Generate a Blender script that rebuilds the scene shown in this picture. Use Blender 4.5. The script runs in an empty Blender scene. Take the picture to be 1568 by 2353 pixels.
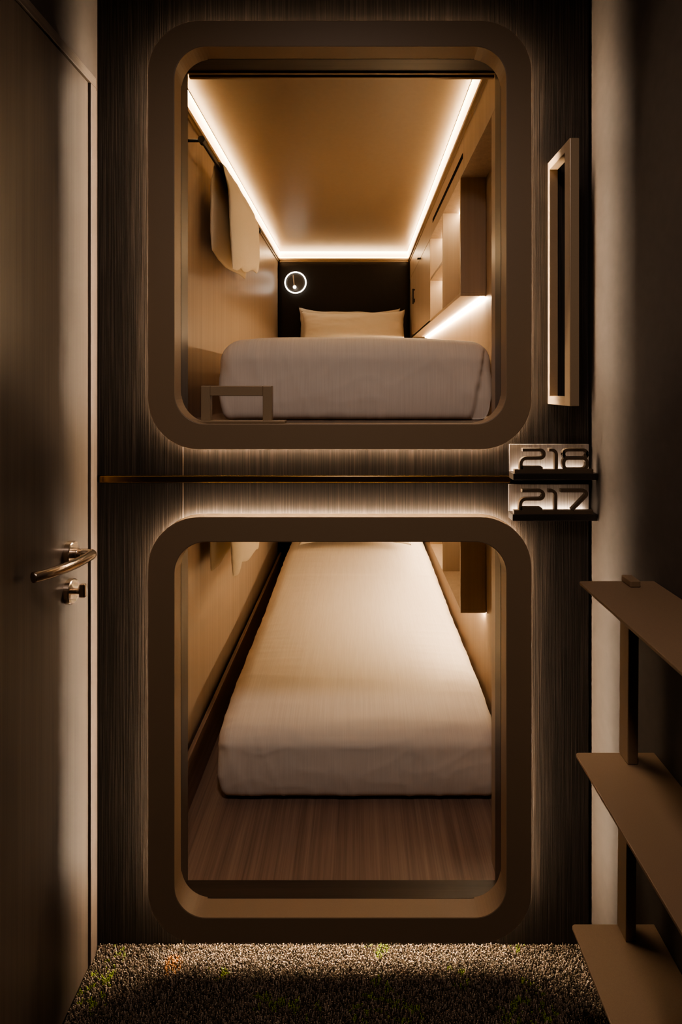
import bpy, bmesh, math, random
import numpy as np
from mathutils import Vector, Matrix, noise

random.seed(7)
rng = np.random.default_rng(7)
scene = bpy.context.scene
COL = scene.collection

# ------------------------------------------------------------------ camera
F, VX, VY, D, ZC = 1387.0, 820.0, 886.0, 1.54, 1.428
W, H = 1568, 2353
cam_d = bpy.data.cameras.new('camera')
cam = bpy.data.objects.new('camera', cam_d)
COL.objects.link(cam)
cam.location = (0, -D, ZC)
cam.rotation_euler = (math.pi / 2, 0, 0)
cam_d.sensor_fit = 'VERTICAL'
cam_d.sensor_height = 36.0
cam_d.lens = 36.0 * F / H
cam_d.shift_x = -(VX - W / 2) / H
cam_d.shift_y = -(H / 2 - VY) / H
cam_d.clip_start = 0.02
scene.camera = cam

scene.view_settings.view_transform = 'AgX'
scene.view_settings.look = 'AgX - Medium High Contrast'
scene.view_settings.exposure = 0.0
scene.cycles.use_denoising = True
scene.cycles.max_bounces = 10
scene.cycles.diffuse_bounces = 6
scene.cycles.glossy_bounces = 4
scene.cycles.sample_clamp_indirect = 6.0
scene.cycles.caustics_reflective = False
scene.cycles.caustics_refractive = False

w = bpy.data.worlds.new('world')
scene.world = w
w.use_nodes = True
w.node_tree.nodes['Background'].inputs[0].default_value = (0.02, 0.015, 0.011, 1)
w.node_tree.nodes['Background'].inputs[1].default_value = 0.2

# ------------------------------------------------------------------ materials
def mat_new(name):
    m = bpy.data.materials.new(name)
    m.use_nodes = True
    nt = m.node_tree
    return m, nt, nt.nodes['Principled BSDF']

def nd(nt, typ, **kw):
    n = nt.nodes.new(typ)
    for k, v in kw.items():
        setattr(n, k, v)
    return n

def ramp(nt, fac, stops):
    r = nd(nt, 'ShaderNodeValToRGB')
    e = r.color_ramp.elements
    e[0].position, e[0].color = stops[0][0], (*stops[0][1], 1)
    e[1].position, e[1].color = stops[-1][0], (*stops[-1][1], 1)
    for p, c in stops[1:-1]:
        x = e.new(p); x.color = (*c, 1)
    nt.links.new(fac, r.inputs[0])
    return r.outputs[0]

def noise_tex(nt, scale, mscale=(1, 1, 1), detail=4, rough=.55, rot=(0, 0, 0)):
    tc = nd(nt, 'ShaderNodeTexCoord')
    mp = nd(nt, 'ShaderNodeMapping')
    mp.inputs['Scale'].default_value = mscale
    mp.inputs['Rotation'].default_value = rot
    nt.links.new(tc.outputs['Object'], mp.inputs[0])
    n = nd(nt, 'ShaderNodeTexNoise')
    n.inputs['Scale'].default_value = scale
    n.inputs['Detail'].default_value = detail
    n.inputs['Roughness'].default_value = rough
    nt.links.new(mp.outputs[0], n.inputs[0])
    return n.outputs[0]

def bump(nt, b, h, strength, dist):
    bp = nd(nt, 'ShaderNodeBump')
    bp.inputs['Strength'].default_value = strength
    bp.inputs['Distance'].default_value = dist
    nt.links.new(h, bp.inputs['Height'])
    nt.links.new(bp.outputs[0], b.inputs['Normal'])
    return bp

def plain(name, col, rough=.5, metal=0.0, spec=.5, nscale=300, nstr=.08, var=.12):
    m, nt, b = mat_new(name)
    n = noise_tex(nt, nscale, detail=3)
    c0 = tuple(c * (1 - var) for c in col); c1 = tuple(c * (1 + var) for c in col)
    nt.links.new(ramp(nt, n, [(.3, c0), (.7, c1)]), b.inputs['Base Color'])
    b.inputs['Roughness'].default_value = rough
    b.inputs['Metallic'].default_value = metal
    b.inputs['Specular IOR Level'].default_value = spec
    if nstr:
        bump(nt, b, n, nstr, .001)
    return m

def wood(name, cols, mscale, scale=1.0, rough=.45, bstr=.25, bdist=.001, spec=.5, broad=.5):
    """grain stretched along the axis whose mapping scale is small"""
    m, nt, b = mat_new(name)
    n = noise_tex(nt, scale, mscale, detail=6, rough=.6)
    n2 = noise_tex(nt, scale * .23, mscale, detail=3, rough=.5)
    mx = nd(nt, 'ShaderNodeMath', operation='MULTIPLY_ADD')
    nt.links.new(n2, mx.inputs[0]); mx.inputs[1].default_value = broad
    hf = nd(nt, 'ShaderNodeMath', operation='MULTIPLY')
    nt.links.new(n, hf.inputs[0]); hf.inputs[1].default_value = 1 - broad
    nt.links.new(hf.outputs[0], mx.inputs[2])
    k = len(cols) - 1
    nt.links.new(ramp(nt, mx.outputs[0], [(.33 + .34 * i / k, c) for i, c in enumerate(cols)]), b.inputs['Base Color'])
    b.inputs['Roughness'].default_value = rough
    b.inputs['Specular IOR Level'].default_value = spec
    if bstr:
        bump(nt, b, n, bstr, bdist)
    return m

def emit(name, col, strength):
    m, nt, b = mat_new(name)
    b.inputs['Base Color'].default_value = (.8, .8, .8, 1)
    b.inputs['Emission Color'].default_value = (*col, 1)
    b.inputs['Emission Strength'].default_value = strength
    return m

M = {}
M['dark_wood'] = wood('dark stained ribbed ash', [(.006, .0047, .0037), (.0165, .0128, .010), (.043, .034, .027)],
                      (270, 270, 3.5), 1.0, rough=.60, bstr=1.0, bdist=.0013, spec=.22, broad=.15)
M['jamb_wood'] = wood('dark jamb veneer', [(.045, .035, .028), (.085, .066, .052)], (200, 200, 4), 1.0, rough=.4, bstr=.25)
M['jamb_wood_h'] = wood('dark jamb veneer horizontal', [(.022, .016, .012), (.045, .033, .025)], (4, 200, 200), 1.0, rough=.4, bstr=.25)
M['door_wood'] = wood('brown door laminate', [(.046, .035, .026), (.068, .052, .039), (.090, .069, .052)],
                      (220, 220, 2.5), 1.0, rough=.42, bstr=.3, bdist=.0006)
M['casing_wood'] = wood('door casing veneer', [(.06, .046, .036), (.125, .098, .077)], (330, 330, 5), 1.0, rough=.45, bstr=.5)
M['casing_wood_h'] = wood('door head casing veneer', [(.06, .046, .036), (.125, .098, .077)], (330, 5, 330), 1.0, rough=.45, bstr=.5)
M['pod_wood'] = wood('light oak laminate', [(.33, .255, .19), (.40, .315, .24), (.47, .375, .29)],
                     (150, 150, 2.0), 1.0, rough=.34, bstr=.08, bdist=.0005)
M['pod_wood_s'] = wood('light shelf laminate', [(.35, .265, .185), (.43, .33, .235)], (120, 120, 2.0), 1.0, rough=.4, bstr=.06, bdist=.0005)
M['pod_floor'] = wood('oak floor board', [(.13, .085, .065), (.22, .15, .115), (.31, .22, .165)], (190, 2.6, 190), 1.0, rough=.45, bstr=.15, bdist=.0006)
M['bronze'] = plain('bronze powder coat', (.205, .145, .088), rough=.48, spec=.45, nscale=900, nstr=.12, var=.10)
M['bronze_lit'] = plain('bronze powder coat lit return', (.33, .24, .155), rough=.45, spec=.45, nscale=900, nstr=.1, var=.08)  # bronze paint lightened in colour to stand in for pod light on the returns
M['bronze_metal'] = plain('champagne bronze metal', (.33, .245, .155), rough=.38, metal=.25, spec=.5, nscale=500, nstr=.03, var=.05)
M['tread'] = plain('bronze tread plate', (.175, .118, .071), rough=.5, spec=.4, nscale=700, nstr=.08, var=.08)
M['ceil_pod'] = plain('satin ceiling panel', (.26, .192, .127), rough=.34, spec=.5, nscale=60, nstr=0, var=.03)
M['leather'] = plain('black leather', (.011, .0085, .007), rough=.55, spec=.25, nscale=260, nstr=.35, var=.2)
M['black'] = plain('black metal', (.02, .016, .013), rough=.4, spec=.5, nscale=300, nstr=0, var=.1)
M['dark_brown'] = plain('dark brown lettering', (.085, .060, .038), rough=.5, spec=.4, nscale=500, nstr=.05)
M['right_wall'] = plain('dark taupe wall paint', (.057, .048, .041), rough=.66, spec=.3, nscale=35, nstr=.06, var=.08)
M['ceiling'] = plain('dark ceiling paint', (.03, .025, .02), rough=.8, nscale=40, nstr=.02)
M['nickel'] = plain('satin nickel', (.66, .54, .42), rough=.24, metal=1.0, nscale=400, nstr=.02, var=.04)
M['brass'] = plain('dark brass strip', (.24, .145, .05), rough=.22, metal=1.0, nscale=200, nstr=.02, var=.1)
M['towel'] = plain('terry cloth', (.90, .82, .67), rough=.95, spec=.1, nscale=700, nstr=.6, var=.06)
M['carpet_base'] = plain('carpet backing', (.022, .018, .013), rough=.95, spec=.05, nscale=250, nstr=.5, var=.5)
# brushed plate
m, nt, b = mat_new('brushed steel plate')
n = noise_tex(nt, 1.0, (420, 420, 8), detail=5)
nt.links.new(ramp(nt, n, [(.3, (.30, .26, .225)), (.7, (.55, .49, .43))]), b.inputs['Base Color'])
b.inputs['Metallic'].default_value = .75; b.inputs['Roughness'].default_value = .42
bump(nt, b, n, .25, .0005)
M['plate'] = m
# linen
m, nt, b = mat_new('white cotton sheet')
n = noise_tex(nt, 1.0, (330, 6, 6), detail=2)
n2 = noise_tex(nt, 900, detail=2)
nt.links.new(ramp(nt, n, [(.3, (.755, .69, .605)), (.7, (.825, .76, .67))]), b.inputs['Base Color'])
ad = nd(nt, 'ShaderNodeMath', operation='ADD'); nt.links.new(n, ad.inputs[0]); nt.links.new(n2, ad.inputs[1])
b.inputs['Roughness'].default_value = .85
b.inputs['Specular IOR Level'].default_value = .2
bump(nt, b, ad.outputs[0], .12, .001)
M['linen'] = m
M['pillow'] = plain('white cotton pillowcase', (.80, .74, .65), rough=.85, spec=.2, nscale=500, nstr=.1, var=.03)
# carpet tufts: colour per tuft
m, nt, b = mat_new('carpet tufts')
at = nd(nt, 'ShaderNodeAttribute'); at.attribute_name = 'tuft'
nt.links.new(at.outputs['Color'], b.inputs['Base Color'])
b.inputs['Roughness'].default_value = .95; b.inputs['Specular IOR Level'].default_value = .1
M['tuft'] = m
# lights
M['halo'] = emit('warm halo led', (1.0, .77, .55), 190.0)
M['shelf_led'] = emit('warm shelf led', (1.0, .73, .46), 125.0)
M['cove_led'] = emit('warm cove led', (1.0, .71, .40), 85.0)
M['recess_shade'] = plain('painted recess shade', (.003, .0025, .002), rough=.9, spec=.05, nstr=0)  # near-black colour that paints the shade of gaps and slots
M['niche_led'] = emit('warm niche led', (1.0, .74, .46), 60.0)
M['sign_led'] = emit('sign led', (1.0, .80, .62), 30.0)
M['ring_led'] = emit('white ring led', (1.0, .90, .76), 7.0)
def cove_mat(name, z0, z1):
    """cove diffuser with its glow painted as emission, strongest along the upper edge"""
    m, nt, b = mat_new(name)
    b.inputs['Base Color'].default_value = (.75, .6, .42, 1)
    g = nd(nt, 'ShaderNodeNewGeometry'); s = nd(nt, 'ShaderNodeSeparateXYZ')
    nt.links.new(g.outputs['Position'], s.inputs[0])
    r = nd(nt, 'ShaderNodeMapRange'); r.inputs[1].default_value = z0; r.inputs[2].default_value = z1
    nt.links.new(s.outputs[2], r.inputs[0])
    p = nd(nt, 'ShaderNodeMath', operation='POWER'); nt.links.new(r.outputs[0], p.inputs[0]); p.inputs[1].default_value = 1.6
    ma = nd(nt, 'ShaderNodeMath', operation='MULTIPLY_ADD'); nt.links.new(p.outputs[0], ma.inputs[0])
    ma.inputs[1].default_value = COVE; ma.inputs[2].default_value = 1.0  # painted glow gradient; the diodes lie on the ledge below
    b.inputs['Emission Color'].default_value = (1.0, .72, .42, 1)
    nt.links.new(ma.outputs[0], b.inputs['Emission Strength'])
    return m
COVE = 13.0

# ------------------------------------------------------------------ helpers
class MB:
    def __init__(self):
        self.v, self.f = [], []
    def add(self, verts, faces):
        o = len(self.v)
        self.v += [tuple(p) for p in verts]
        self.f += [tuple(i + o for i in f) for f in faces]
        return self
    def box(self, x0, x1, y0, y1, z0, z1):
        v = [(x, y, z) for x in (x0, x1) for y in (y0, y1) for z in (z0, z1)]
        return self.add(v, [(0, 1, 3, 2), (4, 6, 7, 5), (0, 4, 5, 1), (2, 3, 7, 6), (0, 2, 6, 4), (1, 5, 7, 3)])
    def ring(self, po, pi, y0, y1):
        """closed ring between two XZ outlines with the same point count, from y0 to y1"""
        n = len(po)
        v = [(x, y0, z) for x, z in po] + [(x, y0, z) for x, z in pi] + [(x, y1, z) for x, z in po] + [(x, y1, z) for x, z in pi]
        f = []
        for i in range(n):
            j = (i + 1) % n
            f += [(i, n + i, n + j, j), (2 * n + i, 2 * n + j, 3 * n + j, 3 * n + i),
                  (i, j, 2 * n + j, 2 * n + i), (n + i, 3 * n + i, 3 * n + j, n + j)]
        return self.add(v, f)
    def strip(self, pts, wd, y0, y1, closed=False):
        """bar of width wd along an XZ path, from y0 to y1"""
        n = len(pts); L, R = [], []
        for i in range(n):
            a = pts[i - 1] if (i > 0 or closed) else pts[i]
            c = pts[(i + 1) % n] if (i < n - 1 or closed) else pts[i]
            p = pts[i]
            d1 = Vector((p[0] - a[0], p[1] - a[1])); d2 = Vector((c[0] - p[0], c[1] - p[1]))
            if d1.length < 1e-9: d1 = d2
            if d2.length < 1e-9: d2 = d1
            t = d1.normalized() + d2.normalized(); t.normalize()
            nn = Vector((-t.y, t.x)); k = 1 / max(.4, abs(nn.dot(Vector((-d1.normalized().y, d1.normalized().x)))))
            L.append((p[0] + nn.x * wd / 2 * k, p[1] + nn.y * wd / 2 * k)); R.append((p[0] - nn.x * wd / 2 * k, p[1] - nn.y * wd / 2 * k))
        if closed:
            return self.ring(L, R, y0, y1)
        v = [(x, y0, z) for x, z in L] + [(x, y0, z) for x, z in R] + [(x, y1, z) for x, z in L] + [(x, y1, z) for x, z in R]
        f = []
        for i in range(n - 1):
            j = i + 1
            f += [(i, n + i, n + j, j), (2 * n + i, 2 * n + j, 3 * n + j, 3 * n + i), (i, j, 2 * n + j, 2 * n + i), (n + i, 3 * n + i, 3 * n + j, n + j)]
        f += [(0, 2 * n, 3 * n, n), (n - 1, 2 * n - 1, 4 * n - 1, 3 * n - 1)]
        return self.add(v, f)
    def tube(self, pts, r, seg=16):
        pts = [Vector(p) for p in pts]; n = len(pts); v, f = [], []
        up = Vector((0, 0, 1))
        d0 = (pts[1] - pts[0]).normalized()
        if abs(d0.dot(up)) > .9: up = Vector((1, 0, 0))
        side = d0.cross(up).normalized()
        rr = r if isinstance(r, (list, tuple)) else [r] * n
        for i in range(n):
            a = pts[max(i - 1, 0)]; c = pts[min(i + 1, n - 1)]
            t = (c - a).normalized()
            side = (side - t * side.dot(t)).normalized(); u2 = t.cross(side)
            for k in range(seg):
                an = 2 * math.pi * k / seg
                v.append(pts[i] + (side * math.cos(an) + u2 * math.sin(an)) * rr[i])
        for i in range(n - 1):
            for k in range(seg):
                k2 = (k + 1) % seg
                f.append((i * seg + k, i * seg + k2, (i + 1) * seg + k2, (i + 1) * seg + k))
        f.append(tuple(range(seg - 1, -1, -1))); f.append(tuple((n - 1) * seg + k for k in range(seg)))
        return self.add(v, f)
    def build(self, name, mat, parent=None, bevel=0.0, smooth=False, seg=2):
        off = parent.matrix_world.translation if parent is not None else Vector((0, 0, 0))
        if parent is not None:
            off = WLOC[parent.name]
        me = bpy.data.meshes.new(name)
        me.from_pydata([(p[0] - off.x, p[1] - off.y, p[2] - off.z) for p in self.v], [], self.f)
        bm = bmesh.new(); bm.from_mesh(me)
        bmesh.ops.recalc_face_normals(bm, faces=bm.faces)
        bm.to_mesh(me); bm.free()
        me.materials.append(mat)
        o = bpy.data.objects.new(name, me); COL.objects.link(o)
        if smooth:
            for p in me.polygons: p.use_smooth = True
        if bevel:
            b = o.modifiers.new('edge', 'BEVEL'); b.width = bevel; b.segments = seg; b.limit_method = 'ANGLE'; b.angle_limit = .6
            b.harden_normals = False
        if parent is not None:
            o.parent = parent
        WLOC[o.name] = Vector(off)
        return o
WLOC = {}

def thing(name, label, cat, loc=(0, 0, 0), group=None):
    o = bpy.data.objects.new(name, None); COL.objects.link(o)
    o.empty_display_size = .05
    o.location = loc; WLOC[o.name] = Vector(loc)
    o['label'] = label; o['category'] = cat
    if group: o['group'] = group
    return o

def tag(o, label, cat, group=None, kind=None):
    o['label'] = label; o['category'] = cat
    if group: o['group'] = group
    if kind: o['kind'] = kind
    return o

def struct(o, label, cat):
    o['kind'] = 'structure'
    return tag(o, label, cat)

def rrect(x0, x1, z0, z1, r, n=14):
    p = []
    for cx, cz, a0 in ((x1 - r, z1 - r, 0), (x0 + r, z1 - r, 90), (x0 + r, z0 + r, 180), (x1 - r, z0 + r, 270)):
        for i in range(n + 1):
            a = math.radians(a0 + 90 * i / n)
            p.append((cx + r * math.cos(a), cz + r * math.sin(a)))
    return p

def arc(cx, cz, r, a0, a1, n=8):
    return [(cx + r * math.cos(math.radians(a0 + (a1 - a0) * i / n)), cz + r * math.sin(math.radians(a0 + (a1 - a0) * i / n))) for i in range(n + 1)]

def fillet3(pts, r, n=6):
    out = [Vector(pts[0])]
    for i in range(1, len(pts) - 1):
        p = Vector(pts[i]); a = (Vector(pts[i - 1]) - p); c = (Vector(pts[i + 1]) - p)
        k = min(r, a.length * .49, c.length * .49)
        A = p + a.normalized() * k; C = p + c.normalized() * k
        for j in range(n + 1):
            t = j / n
            out.append(A * (1 - t) ** 2 + p * 2 * t * (1 - t) + C * t * t)
    out.append(Vector(pts[-1]))
    return out

# ------------------------------------------------------------------ corridor shell
XL, XR = -.656, .600            # corridor side faces
PX0, PX1 = -.548, .4625          # pod interior
OX0, OX1 = -.448, .368          # opening
UZ0, UZ1 = 1.333, 2.260         # upper opening
LZ0, LZ1 = .122, 1.045          # lower opening
XRP = .592

o = MB().box(XL - .02, OX0, 0, .05, 0, 1.18).box(OX1, XRP, 0, .05, 0, 1.18).box(OX0, OX1, 0, .05, 0, LZ0).box(OX0, OX1, 0, .05, LZ1, 1.18) \
    .box(XL - .02, OX0, 0, .05, 1.199, 2.6).box(OX1, XRP, 0, .05, 1.199, 2.6).box(OX0, OX1, 0, .05, 1.199, UZ0).box(OX0, OX1, 0, .05, UZ1, 2.6) \
    .box(XL - .02, XRP, .012, .05, 1.18, 1.199).build('wall_front', M['dark_wood'])
struct(o, 'dark ribbed wood wall holding the two capsule openings', 'wall')
# lining of the openings
for nm, z0, z1 in (('upper', UZ0, UZ1), ('lower', LZ0, LZ1)):
    b_ = MB().box(OX0 - .004, OX0 + .0015, -.004, .056, z0, z1).box(OX1 - .0015, OX1 + .004, -.004, .056, z0, z1)
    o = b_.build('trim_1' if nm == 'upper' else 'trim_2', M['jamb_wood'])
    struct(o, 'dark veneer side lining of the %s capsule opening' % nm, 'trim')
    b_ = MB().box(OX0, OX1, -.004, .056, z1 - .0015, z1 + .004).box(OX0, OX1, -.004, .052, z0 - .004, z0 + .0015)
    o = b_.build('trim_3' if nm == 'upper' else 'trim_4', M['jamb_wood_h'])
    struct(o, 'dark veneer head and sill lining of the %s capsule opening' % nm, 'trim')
o = MB().box(OX0, OX1, .056, .066, UZ1 - .006, UZ1 + .02).box(OX0, OX1, .070, .082, UZ1 - .010, UZ1 + .02).build('trim_5', M['bronze_metal'], bevel=.0015)
struct(o, 'thin metal sliding track above the upper capsule opening', 'trim')
o = MB().box(XL, XRP - .20, -.0035, .011, 1.1805, 1.1985).build('trim_6', M['brass'], bevel=.002)
struct(o, 'long horizontal brass strip between the two capsules', 'trim')
o = MB().box(-.4440, -.4425, -.0006, .004, 1.199, 1.30).box(-.4440, -.4425, -.0006, .004, 1.07, 1.18).box(-.4440, -.4425, -.0006, .004, 0, .09).build('trim_7', M['bronze_lit'])
struct(o, 'hair-thin vertical brass seam in the dark wall', 'trim')

o = MB().box(XL - .05, XL - .006, -3.2, .0, 0, 2.6).build('wall_left', M['right_wall'])
struct(o, 'brown corridor wall holding the door', 'wall')
o = MB().box(XR, XR + .05, -3.2, .05, 0, 2.6).build('wall_right', M['right_wall'])
struct(o, 'dark taupe corridor wall behind the ladder', 'wall')
o = MB().box(XL - .05, XR + .05, -3.25, -3.2, 0, 2.6).build('wall_back', M['right_wall'])
struct(o, 'dark wall at the far end of the corridor', 'wall')
o = MB().box(XL - .05, XR + .05, -3.25, .05, 2.6, 2.65).build('ceiling', M['ceiling'])
struct(o, 'dark corridor ceiling', 'ceiling')
o = MB().box(XL - .05, XR + .05, -3.25, .05, -.05, 0).build('floor', M['carpet_base'])
struct(o, 'carpeted corridor floor', 'floor')

# carpet pile
def carpet():
    sp = .0042
    xs = np.arange(XL + .002, XR - .002, sp); ys = np.arange(-.46, -.001, sp)
    gx, gy = np.meshgrid(xs, ys)
    n = gx.size
    x = gx.ravel() + rng.uniform(-.0016, .0016, n); y = gy.ravel() + rng.uniform(-.0016, .0016, n)
    x = np.clip(x, XL + .003, XR - .003); y = np.minimum(y, -.003)
    h = rng.uniform(.004, .0075, n); lx = rng.normal(0, .0016, n); ly = rng.normal(-.0006, .0014, n)
    r = rng.uniform(.0012, .0021, n)
    V = np.zeros((n, 8, 3))
    for k in range(4):
        a = math.pi / 4 + k * math.pi / 2
        V[:, k, 0] = x + r * math.cos(a); V[:, k, 1] = y + r * math.sin(a); V[:, k, 2] = -.001
        V[:, 4 + k, 0] = x + lx + .75 * r * math.cos(a); V[:, 4 + k, 1] = y + ly + .75 * r * math.sin(a); V[:, 4 + k, 2] = h
    fb = np.array([(0, 1, 5, 4), (1, 2, 6, 5), (2, 3, 7, 6), (3, 0, 4, 7), (4, 5, 6, 7)])
    Fc = (fb[None] + (np.arange(n) * 8)[:, None, None]).reshape(-1, 4)
    me = bpy.data.meshes.new('carpet_pile')
    me.from_pydata(V.reshape(-1, 3).tolist(), [], Fc.tolist())
    base = np.array([(.20, .155, .115), (.13, .10, .072), (.075, .06, .042), (.27, .22, .165), (.045, .036, .026)])
    c = base[rng.choice(5, n, p=[.28, .26, .2, .1, .16])] * rng.uniform(1.0, 1.5, (n, 1))
    gm = np.array([noise.noise(Vector((a * 9, bb * 9, 3.1))) for a, bb in zip(x, y)])
    g2 = np.array([noise.noise(Vector((a * 60, bb * 60, 8.3))) for a, bb in zip(x, y)])
    green = (gm > .16) & (g2 > .12) & (rng.random(n) < .65)
    c[green] = np.array((.21, .28, .04)) * rng.uniform(.6, 1.3, (green.sum(), 1))
    org = (np.hypot(x + .452, (y + .055) * .8) < .022) & (rng.random(n) < .5)
    c[org] = (.42, .20, .07)
    a = me.attributes.new('tuft', 'FLOAT_COLOR', 'CORNER')
    cc = np.ones((n, 20, 4)); cc[:, :, :3] = c[:, None, :]
    a.data.foreach_set('color', cc.ravel())
    me.materials.append(M['tuft'])
    o = bpy.data.objects.new('carpet_pile', me); COL.objects.link(o)
    tag(o, 'short mottled brown carpet pile with green flecks', 'carpet', kind='stuff')
carpet()

# ------------------------------------------------------------------ door on the left
door = bpy.data.objects.new('door_1', None); COL.objects.link(door); door.location = (XL, -.46, 0); WLOC['door_1'] = Vector(door.location)
struct(door, 'brown wood veneer door with a lever handle in the left wall', 'door')
DE = -.066
MB().box(XL - .006, XL, DE - .82, DE, .006, 2.168).build('door_leaf', M['door_wood'], door, bevel=.0015)
MB().box(XL - .006, XL - .0045, DE, DE + .0105, .0, 2.172).build('edge_gap', M['recess_shade'], door)  # black strip painting the shade between leaf and casing
MB().box(XL - .006, XL + .003, DE + .0095, DE + .039, .0, 2.172).build('side_casing', M['casing_wood'], door, bevel=.0012)
MB().box(XL - .006, XL - .001, DE + .039, DE + .052, .0, 2.172).build('side_casing', M['casing_wood'], door, bevel=.001)
MB().box(XL - .006, XL + .003, DE - .86, DE + .039, 2.172, 2.197).build('head_casing', M['casing_wood_h'], door, bevel=.0012)
def disc(cx, y, z, x0, x1, r, ch=.002, n=48):
    mb = MB()
    pts = [(x0, r), (x1 - ch, r), (x1, r - ch)]
    v, f = [], []
    for px, pr in pts:
        for k in range(n):
            a = 2 * math.pi * k / n
            v.append((px, y + pr * math.cos(a), z + pr * math.sin(a)))
    for i in range(len(pts) - 1):
        for k in range(n):
            k2 = (k + 1) % n
            f.append((i * n + k, i * n + k2, (i + 1) * n + k2, (i + 1) * n + k))
    f.append(tuple(range(n))); f.append(tuple((len(pts) - 1) * n + k for k in range(n)))
    return mb.add(v, f)
RY, RZ = -.168, 1.046
hd = disc(0, RY, RZ, XL, XL + .014, .0285).build('handle_rose', M['nickel'], door)
# smooth curve through lever
def catmull(P, n=6):
    out = []
    for i in range(len(P) - 1):
        p0 = P[max(i - 1, 0)]; p1 = P[i]; p2 = P[i + 1]; p3 = P[min(i + 2, len(P) - 1)]
        for j in range(n):
            t = j / n
            out.append(.5 * ((2 * p1) + (p2 - p0) * t + (2 * p0 - 5 * p1 + 4 * p2 - p3) * t * t + (3 * p1 - p0 - 3 * p2 + p3) * t ** 3))
    out.append(P[-1]); return out
tail = catmull([Vector(p) for p in [(XL + .057, -.200, RZ), (XL + .055, -.245, RZ + .001), (XL + .048, -.285, RZ + .002), (XL + .035, -.322, RZ + .003), (XL + .017, -.349, RZ + .003)]])
head = fillet3([(XL + .006, RY, RZ), (XL + .058, RY, RZ), (XL + .057, -.200, RZ)], .020, 8)
MB().tube(head[:-1] + tail, .0108, 20).build('door_handle', M['nickel'], door, smooth=True)
MB().tube([(XL + .008, RY, RZ), (XL + .024, RY, RZ)], .0122, 24).build('handle_collar', M['nickel'], door, bevel=.0008)
KZ = .960
rs = disc(0, RY + .001, KZ, XL, XL + .013, .0285).build('lock_rose', M['nickel'], door)
MB().tube([(XL + .008, RY, KZ), (XL + .026, RY, KZ)], .006, 20).build('thumb_turn', M['nickel'], rs)
MB().box(XL + .026, XL + .040, RY - .006, RY + .006, KZ - .013, KZ + .017).build('thumb_turn', M['nickel'], rs, bevel=.003, seg=3)

# ------------------------------------------------------------------ capsule surrounds with halo light
FX0, FX1 = -.512, .429
def surround(z0, z1, iz0, iz1, label):
    t = thing('capsule_frame', label, 'frame', ((FX0 + FX1) / 2, -.03, z0), group='bronze capsule frames')
    def off(d): return rrect(FX0 + d, FX1 - d, z0 + d, z1 - d, .126 - d * .8)
    inner = rrect(OX0, OX1, iz0, iz1, .078)
    MB().ring(off(0), inner, -.06, -.02).build('surround', M['bronze'], t, bevel=.0012)
    MB().ring(off(.022), inner, -.0202, 0).build('collar', M['bronze'], t)
    MB().ring(rrect(OX0, OX1, iz0, iz1, .078), rrect(OX0 + .0008, OX1 - .0008, iz0 + .0008, iz1 - .0008, .0772), -.0590, -.0005).build('inner_return', M['bronze_lit'], t)  # thin skin in the lightened bronze, so the return looks lit
    MB().ring(off(.0135), off(.0215), -.0110, -.0025).build('led_strip', M['halo'], t)
surround(1.271, 2.323, UZ0, UZ1, 'rounded bronze frame around the upper capsule opening')
surround(.061, 1.106, LZ0, LZ1, 'rounded bronze frame around the lower capsule opening')

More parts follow.
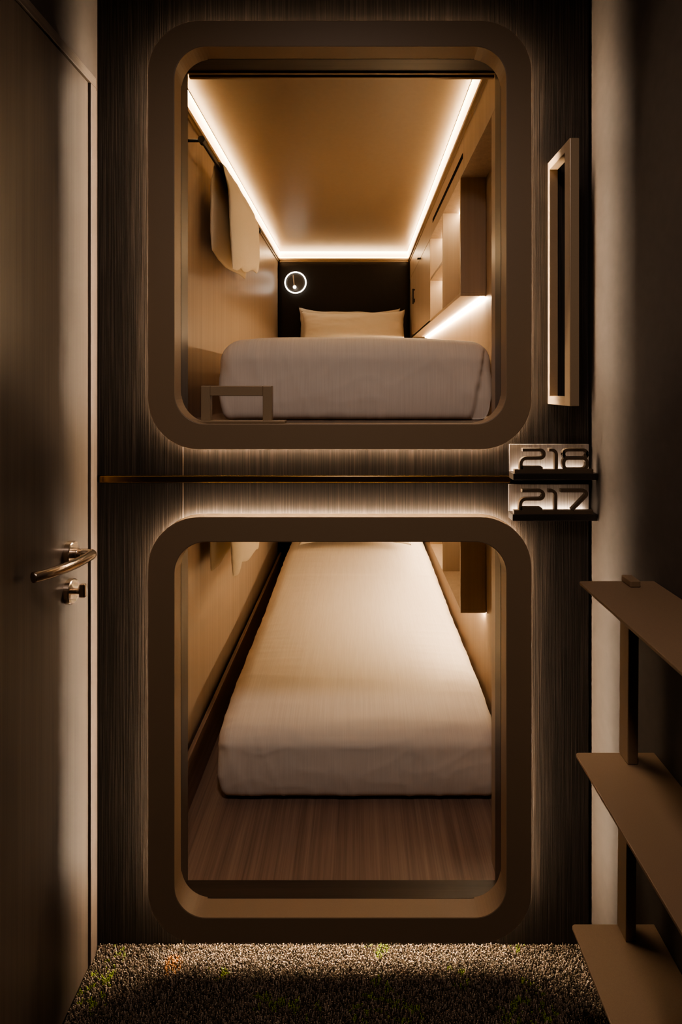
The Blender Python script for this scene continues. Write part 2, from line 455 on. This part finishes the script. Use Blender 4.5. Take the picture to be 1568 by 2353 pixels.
# ------------------------------------------------------------------ number signs
def sign(zt, plate_top, digits, label, x0, x1):
    t = thing('number_sign', label, 'sign', ((x0 + x1) / 2, 0, zt - .016), group='lit capsule number signs')
    MB().box(x0, XRP - .001, -.005, .0, zt, plate_top).build('back_plate', M['plate'], t, bevel=.001)
    MB().box(x0, x1, -.043, 0, zt - .016, zt).build('ledge', M['black'], t, bevel=.0008)
    yf, yb = -.041, -.027
    bs = MB().box(x0 + .004, x1 - .010, yf, yb, zt, zt + .0105).build('base_strip', M['dark_brown'], t, bevel=.0006)
    MB().box(x0 + .012, x1 - .016, -.024, -.019, zt, zt + .004).build('led_strip', M['sign_led'], t)
    wd, h = .0078, .052
    zb = zt + .0105
    X = x0 + .0165
    for ch in digits:
        mb = MB(); hh = h - wd / 2; mid = h * .53
        if ch == '2':
            wch = .066 - wd; a, c = X + wd / 2, X + wd / 2 + wch - .001
            rr = (hh - mid) / 2
            p = [(a + .004, zb + hh)] + arc(c - rr, zb + mid + rr, rr, 90, -90, 12) + arc(a + .014, zb + mid - .014, .014, 90, 180, 8) + [(a, zb)]
            mb.strip(p, wd, yf, yb)
            mb.add([(a, yf, zb - .0002), (c - .003, yf, zb - .0002), (c - .003, yf, zb + .005), (c - .008, yf, zb + .008), (a, yf, zb + .008),
                    (a, yb, zb - .0002), (c - .003, yb, zb - .0002), (c - .003, yb, zb + .005), (c - .008, yb, zb + .008), (a, yb, zb + .008)],
                   [(0, 1, 2, 3, 4), (9, 8, 7, 6, 5), (0, 5, 6, 1), (1, 6, 7, 2), (2, 7, 8, 3), (3, 8, 9, 4), (4, 9, 5, 0)])
            adv = .0735; nm = 'digit_two'
        elif ch == '1':
            c = X + .022 - wd / 2
            p = [(X, zb + hh)] + arc(c - .012, zb + hh - .012, .012, 90, 0, 8) + [(c, zb)]
            mb.strip(p, wd, yf, yb); adv = .0325; nm = 'digit_one'
        elif ch == '8':
            a, c = X + wd / 2, X + .066 - wd / 2
            p = rrect(a, c, zb + mid, zb + hh, .0105, 8); mb.strip(p, wd, yf, yb, closed=True)
            p = rrect(a, c, zb + wd / 2 - .004, zb + mid, .0115, 8); mb.strip(p, wd, yf + .0004, yb + .0004, closed=True)
            adv = .07; nm = 'digit_eight'
        else:
            a, c = X - .001 + wd / 2, X + .066 - wd / 2
            p = [(a - .004, zb + hh)] + [(c - .012, zb + hh)] + arc(c - .008, zb + hh - .008, .008, 75, -35, 6) + [(X + .026, zb)]
            mb.strip(p, wd, yf, yb); adv = .07; nm = 'digit_seven'
        mb.build(nm, M['dark_brown'], t)
        X += adv
sign(1.2095, 1.279, '218', 'lit number sign reading 218 above the brass strip', .3885, .5985)
sign(1.108, 1.1775, '217', 'lit number sign reading 217 below the brass strip', .387, .5975)

# ------------------------------------------------------------------ vertical grab handle
t = thing('grab_handle', 'tall rectangular bronze grab handle on the dark wall beside the upper capsule', 'handle', (.498, 0, 1.38))
x0, x1 = .4876, .5095
MB().box(x0, x1, -.013, 0, 1.381, 1.995).build('mounting_bar', M['bronze_metal'], t, bevel=.0015)
MB().box(x0, x1, -.160, -.125, 1.381, 1.995).build('grip_bar', M['bronze_metal'], t, bevel=.0015)
MB().box(x0, x1, -.1255, -.0125, 1.974, 1.995).build('arm', M['bronze_metal'], t, bevel=.0015)
MB().box(x0, x1, -.1255, -.0125, 1.381, 1.402).build('arm', M['bronze_metal'], t, bevel=.0015)

# low handle at the upper sill
t = thing('step_handle', 'small bronze hoop handle standing on the sill of the upper capsule', 'handle', (-.30, 0, UZ0))
hz = UZ0 + .0018
MB().box(-.411, -.179, -.034, .004, hz, hz + .0055).build('base_plate', M['bronze_metal'], t, bevel=.001)
yh0, yh1 = -.022, .004
MB().box(-.392, -.3692, yh0, yh1, hz + .005, 1.4275).box(-.2365, -.2137, yh0, yh1, hz + .005, 1.4275).box(-.3692, -.2365, yh0, yh1, 1.402, 1.4275).build('hoop', M['bronze_metal'], t, bevel=.0015)

# ------------------------------------------------------------------ ladder
t = thing('ladder', 'bronze steel ladder with three wide flat treads along the right wall', 'ladder', (.52, -.55, 0))
DT = 1.214 - D           # y of far tread edge
def tread(xl, z):
    xr = .5985; y1 = DT; y0 = DT - .56; r = .008
    p = [(xl + r, y1)] + [(xr, y1), (xr, y0), (xl + r, y0)]
    pts = [(xl + r * (1 - math.cos(a)), y1 - r * (1 - math.sin(a))) for a in [math.radians(90 * i / 5) for i in range(6)]]
    pts2 = [(xl + r * (1 - math.cos(a)), y0 + r * (1 - math.sin(a))) for a in [math.radians(90 - 90 * i / 5) for i in range(6)]]
    outl = pts + [(xr, y1), (xr, y0)] + pts2
    outl = [(xr, y1)] + pts[::-1] + pts2[::-1] + [(xr, y0)]
    n = len(outl)
    v = [(x, y, z - .006) for x, y in outl] + [(x, y, z) for x, y in outl]
    f = [tuple(range(n)), tuple(range(2 * n - 1, n - 1, -1))] + [(i, (i + 1) % n, n + (i + 1) % n, n + i) for i in range(n)]
    MB().add(v, f).build('tread', M['tread'], t, bevel=.0012)
for xl, z in ((.446, 1.035), (.439, .690), (.4315, .345)):
    tread(xl, z)
for ya, yb in ((DT - .040, DT), (DT - .56, DT - .52)):
    for xa, xb, za, zb in ((.5300, .5275, .690, 1.029), (.5265, .5235, .345, .684), (.5220, .520, .009, .339), (.5325, .5325, 1.035, 1.048)):
        wdp = .0205
        v = [(xb, ya, za), (xb + wdp, ya, za), (xb + wdp, yb, za), (xb, yb, za), (xa, ya, zb), (xa + wdp, ya, zb), (xa + wdp, yb, zb), (xa, yb, zb)]
        MB().add(v, [(0, 3, 2, 1), (4, 5, 6, 7), (0, 1, 5, 4), (1, 2, 6, 5), (2, 3, 7, 6), (3, 0, 4, 7)]).build('post', M['tread'], t, bevel=.002)

# ------------------------------------------------------------------ pods
YB = 2.668
FXC = .3706       # cabinet front plane
def soft_box(x0, x1, y0, y1, z0, z1, r, res, fn, rb=None):
    """rounded box from a dense cube grid, then fn(p, n) moves each point"""
    ext = (x1 - x0, y1 - y0, z1 - z0); N = [max(4, int(e / res)) for e in ext]
    r0 = r; idx = {}; V = []; Fc = []
    def vid(i, j, k):
        nonlocal r
        key = (i, j, k)
        if key not in idx:
            idx[key] = len(V)
            p = Vector((x0 + ext[0] * i / N[0], y0 + ext[1] * j / N[1], z0 + ext[2] * k / N[2]))
            if rb is not None:
                tz = (p.z - z0) / ext[2]; tz = max(0, min(1, (tz - .1) / .65)); r = rb + (r0 - rb) * tz * tz * (3 - 2 * tz)
            q = Vector((min(max(p.x, x0 + r), x1 - r), min(max(p.y, y0 + r), y1 - r), min(max(p.z, z0 + r), z1 - r)))
            d = p - q
            nrm = d.normalized() if d.length > 1e-9 else Vector((0, 0, 1))
            V.append(fn(q + nrm * r, nrm))
        return idx[key]
    for i in range(N[0]):
        for j in range(N[1]):
            for k in (0, N[2]):
                Fc.append((vid(i, j, k), vid(i + 1, j, k), vid(i + 1, j + 1, k), vid(i, j + 1, k)))
    for i in range(N[0]):
        for k in range(N[2]):
            for j in (0, N[1]):
                Fc.append((vid(i, j, k), vid(i + 1, j, k), vid(i + 1, j, k + 1), vid(i, j, k + 1)))
    for j in range(N[1]):
        for k in range(N[2]):
            for i in (0, N[0]):
                Fc.append((vid(i, j, k), vid(i, j + 1, k), vid(i, j + 1, k + 1), vid(i, j, k + 1)))
    return MB().add(V, Fc)

def mattress(z0, z1, label, yf, crown, seed, fold, sag, x1):
    x0, y0, y1 = -.440, yf, 2.625
    hx = (x1 - x0) / 2; cx = (x0 + x1) / 2
    S = Vector((seed * 7.3, seed * 3.1, 0))
    def fn(p, n):
        p = p.copy()
        u = (p.x - cx) / hx; zt = (p.z - z0) / (z1 - z0)
        yr = p.y - y0
        if zt > .5:
            p.z += crown * (1 - min(1, abs(u) ** (2.4 if u > 0 else 5))) * max(0, min(1, yr / .25)) ** .5 * (zt - .5) * 2
            p.z += .030 * max(0, min(1, (p.y - 1.3) / .8)) * (zt - .5) * 2
            p.z -= sag * max(0, min(1, 1 - yr / .40)) ** 2 * (zt - .5) * 2
            p.z += .005 * max(0, min(1, (p.y - 1.66) / .02)) * (zt - .5) * 2
        # tuck towards the bottom edge
        tk = max(0, .45 - zt) / .45
        p.x -= u * .020 * tk * tk; p.y += .020 * tk * tk * (1 if yr < .12 else 0)
        # wrinkles
        w_ = 0.0
        if n.y < -.3:
            q = Vector((p.x * 16 + p.z * 5, p.z * 2.6, 1.7)) + S
            rg = 1 - abs(noise.noise(q)) * 2.2
            w_ += .0030 * max(0, rg) ** 4 * (-n.y)
            q = Vector((p.x * 7 - p.z * 9, p.z * 9 + p.x * 3, 4.7)) + S
            w_ += .0016 * max(0, 1 - abs(noise.noise(q)) * 4) ** 3 * (-n.y)
            w_ += .0025 * noise.noise(Vector((p.x * 4, p.z * 4, 2)) + S)
        if abs(n.x) > .15 :
            q = Vector((p.y * 6 + p.z * 11, p.z * 5, 2.2)) + S
            w_ += .0028 * max(0, 1 - abs(noise.noise(q)) * 3) ** 2 * min(1, abs(n.x) * 1.6)
        if n.z > .5:
            q = Vector((p.x * 3, p.y * 2.2, 5)) + S
            w_ += .003 * noise.noise(q)
            q = Vector((p.x * 2.0 + p.y * 1.2, p.y * 15, 9)) + S
            w_ += .0014 * max(0, 1 - abs(noise.noise(q)) * 3) ** 2 * (1 if abs(u) > .45 else .35)
        if fold and n.y < -.2:
            e = p.x - (.362 + .046 * zt)
            if e > 0:
                p.y += .022 * min(1, e / .005) * (-n.y)
        return p + n * w_
    o = soft_box(x0, x1, y0, y1, z0, z1, .066, .0095, fn, .022).build('mattress', M['linen'], None, smooth=True)
    return tag(o, label, 'mattress', 'white sheeted mattresses')

def pillow(cx, yb, zb, wdt, hgt, tilt, thick, label, seed, roll=0.0, group=None):
    """pillow whose lower edge rests at (yb, zb), leaning back"""
    nu, nv = 48, 34; V = []; Fc = []
    ct, st = math.cos(tilt), math.sin(tilt)
    for side in (1, -1):
        for j in range(nv + 1):
            for i in range(nu + 1):
                u = -1 + 2 * i / nu; v = -1 + 2 * j / nv
                e = max(0, (1 - abs(u) ** 2.6)) ** .5 * max(0, (1 - abs(v) ** 2.4)) ** .5
                # edges draw in between the corners
                px = u * wdt / 2 * (1 - .05 * (1 - v * v)); pv = v * hgt / 2 * (1 - .20 * (1 - u ** 4) ** .8)
                tk = thick / 2 * e * side
                tk += .010 * noise.noise(Vector((u * 2.5, v * 2.5, seed + side))) * (e > 0) * min(1, e * 2)
                tk += .004 * max(0, 1 - 2.5 * abs(noise.noise(Vector((u * 5 + v * 3, v * 3 - u * 2, seed * 3.1))))) * min(1, e * 3)
                wob = .006 * noise.noise(Vector((u * 3, v * 3, seed * 2.0)))
                a, c = px * math.cos(roll) - pv * math.sin(roll), px * math.sin(roll) + pv * math.cos(roll)
                h_ = c + hgt / 2
                V.append((cx + a + wob, yb + h_ * ct - tk * st, zb + h_ * st + tk * ct * .9 + wob))
        base = 0 if side == 1 else (nu + 1) * (nv + 1)
        for j in range(nv):
            for i in range(nu):
                q = base + j * (nu + 1) + i
                Fc.append((q, q + 1, q + nu + 2, q + nu + 1))
    mb = MB().add(V, Fc)
    o = mb.build('pillow', M['pillow'], None, smooth=True)
    bm = bmesh.new(); bm.from_mesh(o.data); bmesh.ops.remove_doubles(bm, verts=bm.verts, dist=.0008)
    bmesh.ops.recalc_face_normals(bm, faces=bm.faces); bm.to_mesh(o.data); bm.free()
    for p in o.data.polygons: p.use_smooth = True
    return tag(o, label, 'pillow', group)

def towel(dz, label, mode):
    """thick folded towel: a centre sheet over the rod, padded to both sides"""
    XRD, ZR = -.4827, 2.1927 + dz
    ny, ns = 60, 90
    ya, yb = .569, 1.221
    C = np.zeros((ny + 1, ns + 1, 3)); T = np.zeros((ny + 1, ns + 1))
    for j in range(ny + 1):
        # denser rows at both ends so the folded edges come out round
        t_ = .5 - .5 * math.cos(math.pi * j / ny); y = ya + (yb - ya) * t_
        if mode == 'upper':
            lw, lr = .320 + .012 * math.sin(t_ * 5), .387 - .112 * t_ + .006 * math.sin(t_ * 16)
        else:
            lw, lr = .312 + .01 * math.sin(t_ * 5), .333 + .069 * t_ + .008 * math.sin(t_ * 14)
        R = .0185; L0 = R * math.pi / 2
        for i in range(ns + 1):
            k_ = .5 - .5 * math.cos(math.pi * i / ns)
            s_ = -lw + (lw + lr) * k_
            if abs(s_) < L0:
                a = s_ / R
                x = XRD + R * math.sin(a); z = ZR + R * math.cos(a); th = .011
            else:
                q = abs(s_) - L0; k = q / ((lw if s_ < 0 else lr) - L0)
                z = ZR - q; g = min(1, k * 4.5); g = g * g * (3 - 2 * g)
                if s_ < 0:
                    x = XRD - R - .0085 * g + .003 * math.sin(t_ * 8 + 1) * k
                    th = .011 + .030 * g
                else:
                    x = XRD + R + .013 * g + .014 * k * (1 - t_) + (.007 * math.sin(t_ * 9 + .8)) * k
                    th = .011 + .020 * g
            n_ = noise.noise(Vector((y * 7, z * 6, 3 + x * 4))) * .003
            C[j, i] = (x + n_, y + .010 * noise.noise(Vector((z * 6, t_ * 2, 7.7 + (s_ > 0)))), z)
            e = max(0, 1 - abs(2 * t_ - 1) ** 5) ** .5 * max(0, 1 - abs(2 * k_ - 1) ** 9) ** .5
            T[j, i] = th * e
    du = np.gradient(C, axis=1); dv = np.gradient(C, axis=0)
    N = np.cross(du, dv); N /= np.linalg.norm(N, axis=2, keepdims=True) + 1e-12
    fz = np.array([[noise.noise(Vector(tuple(p * 55))) * .0010 for p in row] for row in C])[..., None]
    A = C + N * (T[..., None] / 2) + N * fz * (T[..., None] > .004); B = C - N * (T[..., None] / 2) - N * fz * (T[..., None] > .004)
    mb = MB(); n = ns + 1
    V = [tuple(p) for p in A.reshape(-1, 3)] + [tuple(p) for p in B.reshape(-1, 3)]
    Fc = []
    for base in (0, (ny + 1) * n):
        for j in range(ny):
            for i in range(ns):
                q = base + j * n + i
                Fc.append((q, q + 1, q + n + 1, q + n))
    o = mb.add(V, Fc).build('towel', M['towel'], None, smooth=True)
    bm = bmesh.new(); bm.from_mesh(o.data); bmesh.ops.remove_doubles(bm, verts=bm.verts, dist=.0002)
    bmesh.ops.recalc_face_normals(bm, faces=bm.faces); bm.to_mesh(o.data); bm.free()
    for p in o.data.polygons: p.use_smooth = True
    return tag(o, label, 'towel', 'cream towels on the rails')

def pod(which, floor_z, dz, open0, open1):
    up = which == 'upper'
    cz0, cz1 = 2.3134 + dz, 2.3615 + dz          # cornice top, ceiling
    zt = cz1 + .02
    zb = floor_z
    # shell
    o = MB().box(PX0 - .02, PX0, .05, YB, zb - .02, zt).build('wall_%s_left' % which, M['pod_wood'])
    struct(o, 'oak laminate wall inside the %s capsule with the towel rail' % which, 'wall')
    o = MB().box(PX1, PX1 + .02, .05, YB, zb - .02, zt).build('wall_%s_right' % which, M['pod_wood_s'])
    struct(o, 'pale oak wall inside the %s capsule beneath the shelf' % which, 'wall')
    o = MB().box(PX0 - .02, PX1 + .02, YB, YB + .02, zb - .02, zt).build('wall_%s_back' % which, M['jamb_wood'])
    struct(o, 'dark end wall of the %s capsule behind the headboard' % which, 'wall')
    o = MB().box(PX0, PX1, .05, YB, zb - .02, zb).build('floor_%s' % which, M['pod_floor'])
    struct(o, 'oak board floor of the %s capsule' % which, 'floor')
    o = MB().box(PX0, PX1, .05, YB, cz1 + .003, zt).box(PX0 + .016, FXC - .018, .088, YB - .015, cz1, cz1 + .004).build('ceiling_%s' % which, M['ceil_pod'])
    struct(o, 'satin brown ceiling panel of the %s capsule' % which, 'ceiling')
    o = MB().box(OX1 + .003, PX1, .056, .12, zb, 2.1692 + dz).build('trim_%d' % (8 if up else 9), M['pod_wood'], bevel=.001)
    struct(o, 'narrow oak pilaster inside the right of the %s capsule opening' % which, 'trim')
    # padded headboard
    hb = soft_box(PX0 + .004, FXC - .004, YB - .028, YB - .001, zb + .02, cz0 - .030, .008, .03, lambda p, n: p).build('headboard', M['leather'], None, smooth=True)
    tag(hb, 'black leather headboard panel on the end wall of the %s capsule' % which, 'headboard', 'black capsule headboards')
    # cove light
    t = thing('cove_light', 'warm glowing cove light around the ceiling of the %s capsule' % which, 'light', ((PX0 + FXC) / 2, 1.2, cz0 - .02), 'capsule cove lights')
    cm = cove_mat('cove diffuser %s' % which, cz0, cz1)
    xa, xb = PX0 + .001, FXC - .001; ia, ib = PX0 + .0165, FXC - .0185; yk, yi = YB - .001, YB - .0165
    ys = .086; zl = cz0 - .0045
    MB().add([(xa, ys, zl), (xa, yk, zl), (ia, yi, cz1 - .0015), (ia, ys, cz1 - .0015)], [(0, 1, 2, 3)]).build('diffuser', cm, t)
    MB().add([(xb, yk, zl), (xb, ys, zl), (ib, ys, cz1 - .0015), (ib, yi, cz1 - .0015)], [(0, 1, 2, 3)]).build('diffuser', cm, t)
    MB().add([(xa, yk, zl), (xb, yk, zl), (ib, yi, cz1 - .0015), (ia, yi, cz1 - .0015)], [(0, 1, 2, 3)]).build('diffuser', cm, t)
    # diodes lying on the ledge behind the cornice lip
    MB().box(PX0 + .0025, PX0 + .0085, ys, YB - .014, zl, zl + .0025).build('led_strip', M['cove_led'], t)
    MB().box(FXC - .0085, FXC - .0025, ys, YB - .014, zl, zl + .0025).build('led_strip', M['cove_led'], t)
    MB().box(PX0 + .012, FXC - .012, YB - .0085, YB - .0025, zl, zl + .0025).build('led_strip', M['cove_led'], t)
    # thin black strip painting the shadow gap where ceiling panel and diffuser meet
    MB().box(ia - .0012, ia + .0008, ys, yi, cz1 - .0022, cz1).box(ib - .0008, ib + .0012, ys, yi, cz1 - .0022, cz1).build('shadow_line', M['recess_shade'], t)
    MB().box(PX0, PX0 + .012, .05, YB, cz0 - .012, zl).box(PX0 + .0095, PX0 + .012, .05, YB - .012, zl, cz0).box(PX0, PX0 + .006, .05, YB, cz0 - .024, cz0 - .012).build('cornice', M['bronze_metal'], t)
    MB().box(FXC - .012, FXC + .004, .05, YB, cz0 - .012, zl).box(FXC - .012, FXC - .0095, .05, YB - .012, zl, cz0).box(FXC - .004, FXC + .004, .05, YB, cz0 - .024, cz0 - .012).build('cornice', M['bronze_metal'], t)
    MB().box(PX0 + .012, FXC - .012, YB - .013, YB, cz0 - .012, zl).box(PX0 + .012, FXC - .012, YB - .013, YB - .0105, zl, cz0).box(PX0 + .012, FXC - .012, YB - .007, YB, cz0 - .024, cz0 - .012).build('cornice', M['bronze_metal'], t)
    # wall cabinet
    fz = 2.1692 + dz; bz = 1.7473 + dz
    t = thing('wall_cabinet', 'oak wall cabinet with open niches and a door along the right of the %s capsule' % which, 'cabinet', ((FXC + PX1) / 2, 1.4, bz), 'oak capsule cabinets')
    ph, pb = M['pod_wood'], M['pod_wood_s']
    y1, y2, y3 = .611, 1.055, 1.502
    fa = MB().box(FXC, PX1 - .001, .056, YB - .001, fz, cz0 - .012).build('fascia', ph, t, bevel=.0008)
    sl = MB().box(FXC - .0012, FXC + .004, .566, 1.397, 2.2205 + dz, 2.2386 + dz).build('vent_slot', M['recess_shade'], fa)  # black bar painting the dark inside of the slot; no hole is cut
    MB().box(FXC, PX1 - .001, y1, y1 + .016, bz + .012, fz).build('side_panel', pb, t, bevel=.0008)
    MB().box(FXC, PX1 - .001, y2, y2 + .014, bz + .012, fz).build('divider', pb, t, bevel=.0008)
    MB().box(FXC, PX1 - .001, y3 - .0, y3 + .014, bz + .012, fz).build('divider', pb, t, bevel=.0008)
    MB().box(FXC, PX1 - .001, y1, YB - .001, bz, bz + .012).build('bottom_board', pb, t, bevel=.0008)
    MB().box(FXC + .002, PX1 - .001, y2 + .014, y3, 1.9567 + dz, 1.9695 + dz).build('shelf', pb, t, bevel=.0008)
    MB().box(PX1 - .008, PX1 - .001, y1 + .016, y3, bz + .012, fz).build('back_panel', pb, t)
    MB().box(PX1 - .020, PX1 - .008, y1 + .05, y2 - .004, fz - .006, fz).build('niche_light', M['niche_led'], t)
    MB().box(PX1 - .020, PX1 - .008, y2 + .05, y3 - .004, fz - .006, fz).build('niche_light', M['niche_led'], t)
    MB().box(PX1 - .020, PX1 - .008, y2 + .05, y3 - .004, 1.9507 + dz, 1.9567 + dz).build('niche_light', M['niche_led'], t)
    MB().box(PX1 - .014, PX1 - .003, y1 + .02, 2.412, bz - .006, bz).build('led_strip', M['shelf_led'], t)
    dr = MB().box(FXC, FXC + .018, y3 + .016, YB - .03, bz + .002, fz - .003).build('door', ph, t, bevel=.001)
    MB().box(FXC + .018, PX1 - .001, y3 + .016, YB - .03, bz + .012, fz).build('carcass', pb, t)
    yk = 1.954
    MB().box(FXC - .020, FXC, yk - .012, yk + .012, fz - .010, fz - .003).build('door_pull', M['black'], dr, bevel=.001)
    yk = 2.305
    MB().tube([(FXC - .012, yk, 1.948 + dz), (FXC - .012, yk, 2.044 + dz)], .005, 12).box(FXC - .012, FXC, yk - .004, yk + .004, 2.034 + dz, 2.042 + dz).box(FXC - .016, FXC, yk - .008, yk + .012, 1.958 + dz, 1.980 + dz).build('door_handle', M['black'], dr)
    # towel rail
    XRD, ZR = -.4827, 2.1927 + dz
    t = thing('towel_rail', 'slim black towel rail on the left wall of the %s capsule' % which, 'towel rail', (PX0, .73, ZR), 'black towel rails')
    MB().tube([(XRD, .334, ZR), (XRD, 1.456, ZR)], .0065, 16).build('rod', M['black'], t, smooth=False)
    for yy in (.345, 1.440):
        b_ = MB().tube([(PX0 + .004, yy, ZR), (XRD, yy, ZR)], .005, 12).tube([(XRD, yy - .012, ZR), (XRD, yy + .012, ZR)], .011, 16).build('bracket', M['black'], t)
        MB().tube([(PX0, yy, ZR), (PX0 + .006, yy, ZR)], .018, 24).build('wall_flange', M['black'], b_, bevel=.001)
    towel(dz, 'cream towel draped over the rail in the %s capsule' % which, which)

pod('upper', 1.318, 0.0, UZ0, UZ1)
pod('lower', .122, -1.130, LZ0, LZ1)

mattress(1.319, 1.572, 'white sheeted mattress in the upper capsule, seen foot end on', .352, .030, 1.0, True, .008, .432)
mattress(.134, .388, 'white sheeted mattress in the lower capsule, its whole top in view', .332, .018, 2.0, False, .045, .448)
pillow(-.021, 2.425, 1.650, .70, .318, math.radians(66), .13, 'white pillow in front, leaning on the upper capsule headboard', 1.3, 0.01, 'pillows')
pillow(-.050, 2.592, 1.655, .70, .312, math.radians(86), .045, 'white pillow half hidden behind the front pillow in the upper capsule', 2.4, -.012, 'pillows')
pillow(-.010, 2.105, .462, .68, .36, math.radians(40), .13, 'white pillow at the head of the lower capsule mattress', 3.1, 0.0, 'pillows')

# lower bed base, side boards
o = MB().box(-.40, .42, .40, 2.60, .122, .129).build('bed_base', M['black'], None, bevel=.002)
tag(o, 'low dark bed base beneath the lower capsule mattress', 'bed base')
o = MB().box(-.530, -.516, .06, 2.62, .122, .280).build('side_board', M['pod_floor'], None, bevel=.001)
tag(o, 'thin oak side board between lower mattress and left wall', 'board')

# ring reading lamp
RC = Vector((-.421, YB - .055, 2.137))
t = thing('ring_lamp', 'round white glowing ring lamp on the black headboard of the upper capsule', 'lamp', (RC.x, YB - .03, RC.z))
v = [(RC.x + .0716 * math.cos(a), RC.y, RC.z + .0716 * math.sin(a)) for a in [2 * math.pi * i / 64 for i in range(64)]]
seg, rr_ = 10, .0044; V = []; Fc = []
for i in range(64):
    a = 2 * math.pi * i / 64
    for k in range(seg):
        b2 = 2 * math.pi * k / seg; R_ = .0716 + rr_ * math.cos(b2)
        V.append((RC.x + R_ * math.cos(a), RC.y + rr_ * math.sin(b2) * 1.4, RC.z + R_ * math.sin(a)))
for i in range(64):
    for k in range(seg):
        Fc.append((i * seg + k, i * seg + (k + 1) % seg, ((i + 1) % 64) * seg + (k + 1) % seg, ((i + 1) % 64) * seg + k))
MB().add(V, Fc).build('ring', M['ring_led'], t, smooth=True)
MB().tube([(RC.x - .016, RC.y - .004, RC.z + .050), (RC.x - .006, RC.y - .02, RC.z - .032)], .0035, 12).build('stem', M['bronze_metal'], t)
MB().tube([(RC.x - .003, RC.y - .03, RC.z - .036), (RC.x - .003, RC.y - .008, RC.z - .032)], [.0115, .009], 20).build('reading_spot', M['ring_led'], t)
MB().tube([(RC.x, RC.y + .006, RC.z), (RC.x, YB - .028, RC.z)], .062, 48).build('backing_disc', M['black'], t, bevel=.002)

# ------------------------------------------------------------------ corridor lamp
ld = bpy.data.lights.new('corridor_light', 'AREA'); ld.shape = 'DISK'; ld.size = .22; ld.energy = 11.0; ld.color = (1.0, .80, .71); ld.spread = math.radians(140)
lo = bpy.data.objects.new('corridor_light', ld); COL.objects.link(lo)
lo.location = (-.02, -1.38, 2.56)
lo.rotation_euler = (Vector((-.02, -.9, .9)) - Vector(lo.location)).to_track_quat('-Z', 'Y').to_euler()
